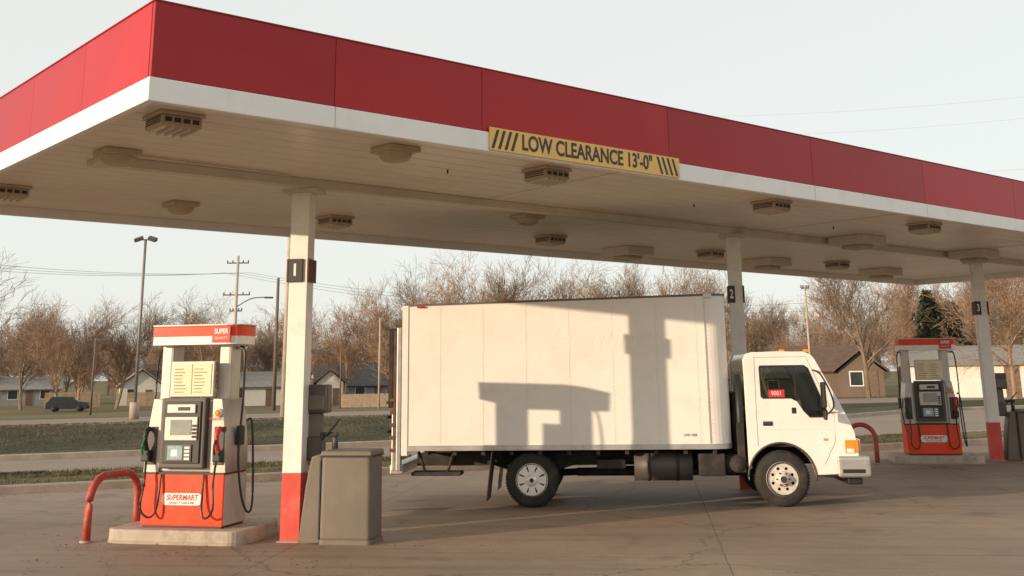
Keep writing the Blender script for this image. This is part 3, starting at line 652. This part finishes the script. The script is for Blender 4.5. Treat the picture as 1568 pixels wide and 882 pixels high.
# ------------------------------------------------------------ background
def at(az,d,z=0): return (C.x+d*math.cos(rad(az)),C.y+d*math.sin(rad(az)),z)
def gz(p):
    n=(Vector((p[0],p[1],0))-O).dot(Nn);return zt(n)
def house(name,az,d,face,w,dp,wall,roofh,wm,rm,gable='x',overhang=.4,wins=()):
    p=at(az,d);e=empty(name,(p[0],p[1],gz(p)-.05),face)
    box('walls',e,-w/2,w/2,0,dp,0,wall,wm)
    bm=bmesh.new();o=overhang
    if gable=='x':
        A=[(-w/2-o,-o,wall-.1),(w/2+o,-o,wall-.1),(w/2+o,dp/2,wall+roofh),(-w/2-o,dp/2,wall+roofh),(-w/2-o,dp+o,wall-.1),(w/2+o,dp+o,wall-.1)]
        G=[[(sx*w/2,0,wall),(sx*w/2,dp,wall),(sx*w/2,dp/2,wall+roofh-.12)] for sx in (-1,1)]
    else:
        A=[(-w/2-o,-o,wall-.1),(-w/2-o,dp+o,wall-.1),(0,dp+o,wall+roofh),(0,-o,wall+roofh),(w/2+o,-o,wall-.1),(w/2+o,dp+o,wall-.1)]
        G=[[(-w/2,sy,wall),(w/2,sy,wall),(0,sy,wall+roofh-.12)] for sy in (0,dp)]
    v=[bm.verts.new(q) for q in A];bm.faces.new((v[0],v[1],v[2],v[3]));bm.faces.new((v[3],v[2],v[5],v[4]))
    ro=bmobj('roof',bm,rm,e);s=ro.modifiers.new('s','SOLIDIFY');s.thickness=.15
    bm=bmesh.new()
    for g in G: bm.faces.new([bm.verts.new(q) for q in g])
    bmobj('gable',bm,wm,e)
    for (x,z0,ww,hh) in wins:
        box('window',e,x,x+ww,-.03,.05,z0,z0+hh,'dglass');box('window_frame',e,x-.08,x+ww+.08,-.02,.02,z0-.08,z0+hh+.08,'label')
    box('door',e,w*.1,w*.1+.9,-.04,.03,.05,2.1,'wood')
    box('chimney',e,w*.25,w*.25+.6,dp*.55,dp*.55+.6,wall,wall+roofh+.5,'wallb')
    return e
M['wallg']=mat('siding_grey',(.30,.28,.26),.8,.1,1);M['wallw']=mat('siding_white',(.66,.62,.56),.8,.06,1);M['wallb']=mat('siding_tan',(.15,.11,.085),.8,.1,1)
M['roofd']=mat('roof_shingle_dark',(.09,.085,.085),.9,.2,2);M['roofb']=mat('roof_shingle_brown',(.12,.075,.052),.9,.2,2);M['roofg']=mat('roof_shingle_grey',(.24,.22,.20),.9,.15,2)
M['fence']=mat('fence_wood',(.42,.31,.21),.85,.2,3)
WN=[(-3.5,1,1.2,1.2),(-1.2,1,1.2,1.2),(3,1,1.2,1.2)]
house('grey_house',73.2,175,-15,11,8,2.4,1.6,'wallg','roofg','x',wins=WN)
house('white_house',67.8,165,-20,5.5,7,2.6,2.2,'wallw','roofg','y',wins=[(-1.8,1,1,1.2)])
house('white_house',62.3,150,-20,8,8,2.5,1.8,'wallw','roofg','x',wins=[(-3,1,1,1.2)])
house('white_gabled_house',58.9,150,-30,3.4,9,2.8,1.6,'wallw','roofd','y')
house('long_house',57.2,155,-32,13,9,2.4,2.7,'wallg','roofd','x',wins=WN)
house('brown_house',34.1,96,-55,6.6,8,2.2,2.0,'wallb','roofb','x',wins=[(-2.4,1,1,1.0),(1.6,1,1,1.0)])
house('brown_house',32.9,93,-55,3.4,5,2.0,1.5,'wallb','roofb','y',wins=[(-.8,.9,.9,1.0)])
house('white_outbuilding',27.3,80,-62,10.2,9,2.3,1.1,'wallw','roofg','x',wins=[(-4,1.2,.9,.6)])
house('tan_house',38.5,140,-50,12,8,2.6,2.4,'wallb','roofb','x',wins=WN)
def fence(az0,az1,d,h=1.7):
    p=Vector(at(az0,d));q=Vector(at(az1,d));z=gz(p);L=(q-p).length;e=empty('wooden_fence',(p.x,p.y,z),math.degrees(math.atan2(q.y-p.y,q.x-p.x)))
    bm=bmesh.new();x=0
    while x<L:
        hh=h+random.uniform(-.04,.04);bmesh.ops.create_cube(bm,size=1,matrix=Matrix.Translation((x,random.uniform(-.01,.01),hh/2))@Matrix.Diagonal((.13,.02,hh,1)));x+=.15
    bmobj('boards',bm,'fence',e)
    box('rail',e,0,L,.02,.06,.4,.5,'fence');box('rail',e,0,L,.02,.06,1.3,1.4,'fence')
fence(72.0,69.6,160,1.9);fence(58.4,55.8,135,1.5);fence(68.4,66.6,158,1.8)
def lamp(az,d,h):
    p=at(az,d);e=empty('parking_lot_lamp',(p[0],p[1],gz(p)))
    tube('concrete_base',e,[(0,0,0),(0,0,.75)],.22,'kerb',14);tube('shaft',e,[(0,0,.7),(0,0,h)],.08,'steelpole',10,r2=.06)
    t=Vector((R.x,R.y,0)).normalized()
    for s in (-1,1):
        tube('arm',e,[(0,0,h-.05),tuple(t*s*.25+Z*(h-.02))],.03,'steelpole',6)
        o=box('flood_head',e,-.2,.2,-.15,.15,-.09,.09,'greydark',.03,rot=(rad(20),rad(18*s),rad(-40)));o.location=t*s*.33+Z*(h)
lamp(68.05,56,8.3)
def upole(name,az,d,h,r=.15,mt='wood',arms=(),arm_dir=-40):
    p=at(az,d);e=empty(name,(p[0],p[1],gz(p)))
    tube('pole',e,[(0,0,0),(0,0,h)],r,mt,10,r2=r*.65)
    v=Vector((math.cos(rad(arm_dir)),math.sin(rad(arm_dir)),0))
    for z,w_ in arms:
        tube('cross_arm',e,[tuple(-v*w_+Z*z),tuple(v*w_+Z*z)],.06,'wood',6)
        for s in (-1,-.5,.5,1): tube('insulator',e,[tuple(v*w_*s*.95+Z*z),tuple(v*w_*s*.95+Z*(z+.22))],.05,'greydark',6)
    return e
u=upole('utility_pole',63.6,95,12.5,.16,'tanpole',[(11.9,.9),(9.3,1.1),(8.0,.5),(6.6,.8)])
vd=Vector((math.cos(rad(-30)),math.sin(rad(-30)),0))
tube('lamp_arm',u,curve_pts([(0,0,8.3),tuple(vd*1.2+Z*9.0),tuple(vd*2.4+Z*9.1)]),.05,'steelpole',6)
o=box('lamp_head',u,-.35,.35,-.12,.12,-.07,.07,'greydark',.03,rot=(0,0,rad(-30)));o.location=vd*2.6+Z*9.08
upole('utility_pole',61.6,75,8.4,.14)
upole('utility_pole',61.1,42,9.0,.13,'tanpole')
upole('utility_pole',70.0,120,7.5,.12,'wood',[(7.2,.8)])
upole('utility_pole',56.5,70,5.4,.07,'tanpole')
upole('utility_pole',58.4,130,8,.1,'wood')
upole('utility_pole',35.2,85,8.0,.1,'tanpole',[(7.8,.3)])
M['wire']=mat('wire_grey',(.4,.38,.36),.5,.1,1)
def wire(p,q,sag,name='power_line',r=.012,mt='steelpole'):
    p=Vector(p);q=Vector(q);tube(name,None,[p.lerp(q,t)-Z*sag*4*t*(1-t) for t in np.linspace(0,1,25)],r,mt,4)
for k,(za,zb) in enumerate([(20,15),(18.5,14),(15.3,11.5)]): wire(at(42,80,za),at(10,60,zb),.8,r=.007,mt='wire')
pa=at(63.6,95)
for s in (-1,0,1):
    wire(at(85,80,10.5+s*.3),(pa[0]+s*.8,pa[1]-s*.6,10.2),1.0);wire((pa[0]+s*.8,pa[1]-s*.6,10.2),at(35.2,85,6.0+s*.6),1.2)
# trees
def treemesh(name,seed,H=12,spread=.55,levels=5,twig=.012,thick=1,kids=2):
    rnd=random.Random(seed);vs=[];fs=[]
    def seg(p,q,r1,r2,n):
        t=(q-p)
        if t.length<1e-5:return
        t.normalize();u=t.cross(Vector((.3,.2,1)));
        if u.length<.01:u=t.cross(Vector((1,0,0)))
        u.normalize();v=t.cross(u);i=len(vs)
        for c_,r_ in((p,r1),(q,r2)):
            for k in range(n):
                an=2*math.pi*k/n;vs.append(c_+u*math.cos(an)*r_+v*math.sin(an)*r_)
        for k in range(n): fs.append((i+k,i+(k+1)%n,i+n+(k+1)%n,i+n+k))
    def grow(p,d,L,r,lv):
        ns=5 if lv==0 else 3 if lv<3 else 2
        q=p;dd=d.copy();r1=r
        rt=r*(.4 if lv==0 else .5)
        for i in range(ns):
            dd=(dd+Vector((rnd.gauss(0,1),rnd.gauss(0,1),rnd.gauss(0,.6)))*(.07 if lv==0 else .19)+Vector((0,0,.13 if lv>0 else 0))).normalized()
            q2=q+dd*(L/ns);r2=max(twig,r+(rt-r)*(i+1)/ns);seg(q,q2,max(twig,r1),r2,7 if lv==0 else 4 if lv<2 else 3)
            if lv<levels:
                if lv==0: nc=0 if i<1 else 3
                else: nc=kids if lv<levels-1 else 3
                for _ in range(nc):
                    an=rnd.uniform(0,6.283);tilt=rnd.uniform(.45,.95)*spread/.55
                    u=dd.cross(Vector((math.cos(an),math.sin(an),.1))).normalized()
                    nd=(dd*math.cos(tilt)+u*math.sin(tilt)).normalized()
                    bl=L*(rnd.uniform(.48,.72) if lv else rnd.uniform(.38,.55))
                    pp=q.lerp(q2,rnd.uniform(.3,1));grow(pp,nd,bl,r2*rnd.uniform(.45,.65),lv+1)
            q=q2;r1=r2
    grow(Vector((0,0,-.2)),Vector((rnd.uniform(-.08,.08),rnd.uniform(-.08,.08),1)).normalized(),H*.66,H*.016*thick,0)
    me=bpy.data.meshes.new(name);me.from_pydata(vs,[],fs);return me
tv=[];tn=[]
for k in range(5):
    me=treemesh('bare_tree_mesh',100+k,12,.48+.06*(k%3),4,.014);me.materials.append(M['bark'] if k%2 else M['bark2']);tv.append(me)
for k in range(5):
    me=treemesh('fine_tree_mesh',300+k,12,.46+.06*(k%3),4,.0095,.95);me.materials.append(M['bark'] if k%2 else M['bark2']);tn.append(me)
def hgt(me): return max(v.co.z for v in me.vertices)
HT={m.name:hgt(m) for m in tv+tn}
def tree(az,d,h,k,parent=None,name='bare_tree',lst=None):
    me=(lst or tn)[k%5]
    p=at(az,d);o=bpy.data.objects.new(name if not parent else 'tree',me);COL.objects.link(o)
    if parent:o.parent=parent
    s=h/HT[me.name];o.location=(p[0],p[1],gz(p)-.1);o.scale=(s*random.uniform(1.0,1.3),s*random.uniform(1.0,1.3),s);o.rotation_euler=(0,0,random.uniform(0,6.28))
dt=empty('distant_trees')
for i in range(72):
    az=24+ i*52/72+random.uniform(-.5,.5);d=random.uniform(175,240);tree(az,d,random.uniform(9.5,16.5)*d/200,i,dt,lst=tv)
for i in range(42):
    az=22+ i*54/42+random.uniform(-.4,.4);d=random.uniform(260,320);tree(az,d,random.uniform(12,17),i,dt,lst=tv)
for i,(az,d,h) in enumerate([(55.6,122,14.5),(54.4,118,16),(53.0,112,16),(51.6,125,17.5),(50.4,130,16),(49.2,120,16),(47.9,128,16.5),(46.2,118,16),(45.2,128,16),(44.0,125,16.5),(42.6,118,16),(41.0,125,16),(39.6,120,14.5),(37.2,120,13),(60.0,140,14),(58.2,150,16),(66.4,150,15),(65.0,140,14),(68.9,150,15),(70.6,150,15),(71.6,140,13.5),(73.0,150,14.5),(75.5,60,8.5),(32.6,82,11),(31.2,95,12),(33.6,110,12.5),(27.8,95,12.5),(26.2,70,10.8),(29.3,110,13),(24.5,75,11.5),(30.2,120,14),(25.6,110,14)]):
    tree(az,d,h,i)
def pine(az,d,h):
    p=at(az,d);e=empty('evergreen_tree',(p[0],p[1],gz(p)));tube('trunk',e,[(0,0,0),(0,0,h*.95)],.16,'bark',8,r2=.03)
    rnd=random.Random(int(h*10));vs=[];fs=[]
    for _ in range(5000):
        z=h*(.18+.82*rnd.random()**.9);mr=(1-(z/h)**1.8)*h*.30*(.7+.3*math.sin(z*2.3))+.2;an=rnd.uniform(0,6.28);lob=1+.4*math.sin(an*3+z*1.7);rr=mr*lob*rnd.random()**.5
        c=Vector((rr*math.cos(an),rr*math.sin(an),z-rr*.12));i=len(vs)
        for _k in range(3): vs.append(c+Vector((rnd.gauss(0,.12),rnd.gauss(0,.12),rnd.gauss(0,.09))))
        fs.append((i,i+1,i+2))
    me=bpy.data.meshes.new('needles');me.from_pydata(vs,[],fs);obj('needles',me,'pine',e)
pine(29.6,88,7.4);pine(28.6,92,6.8)
M['carpaint']=mat('car_paint',(.02,.022,.028),.45,.1,3)
def car(az,d,face):
    p=at(az,d);e=empty('parked_car',(p[0],p[1],gz(p)),face)
    low=[(-2.2,.35),(2.2,.35),(2.25,.7),(2.1,.92),(1.2,1.02),(-2.1,1.05),(-2.25,.8)]
    up=[(1.2,1.0),(.55,1.5),(-1.7,1.55),(-2.1,1.0)]
    plate('body',e,[low],1.7,'carpaint',(0,0,0),bev=.05);plate('cabin_glass',e,[up],1.45,'dglass',(0,0,0),bev=.03)
    plate('roof',e,[[(.55,1.5),(.5,1.58),(-1.65,1.62),(-1.72,1.54)]],1.4,'carpaint',(0,0,0),bev=.02)
    for x in (-1.35,1.35):
        for y in (-.85,.85): lathe('wheel',e,[(0,-.1),(.3,-.1),(.34,-.06),(.34,.06),(.3,.1),(0,.1)],'tire',(x,y,.34),n=20);lathe('rim',e,[(.0,-.11),(.2,-.11),(.2,.11),(0,.11)],'chassis',(x,y,.34),n=16)
car(71.0,140,-28);car(60.9,160,10)
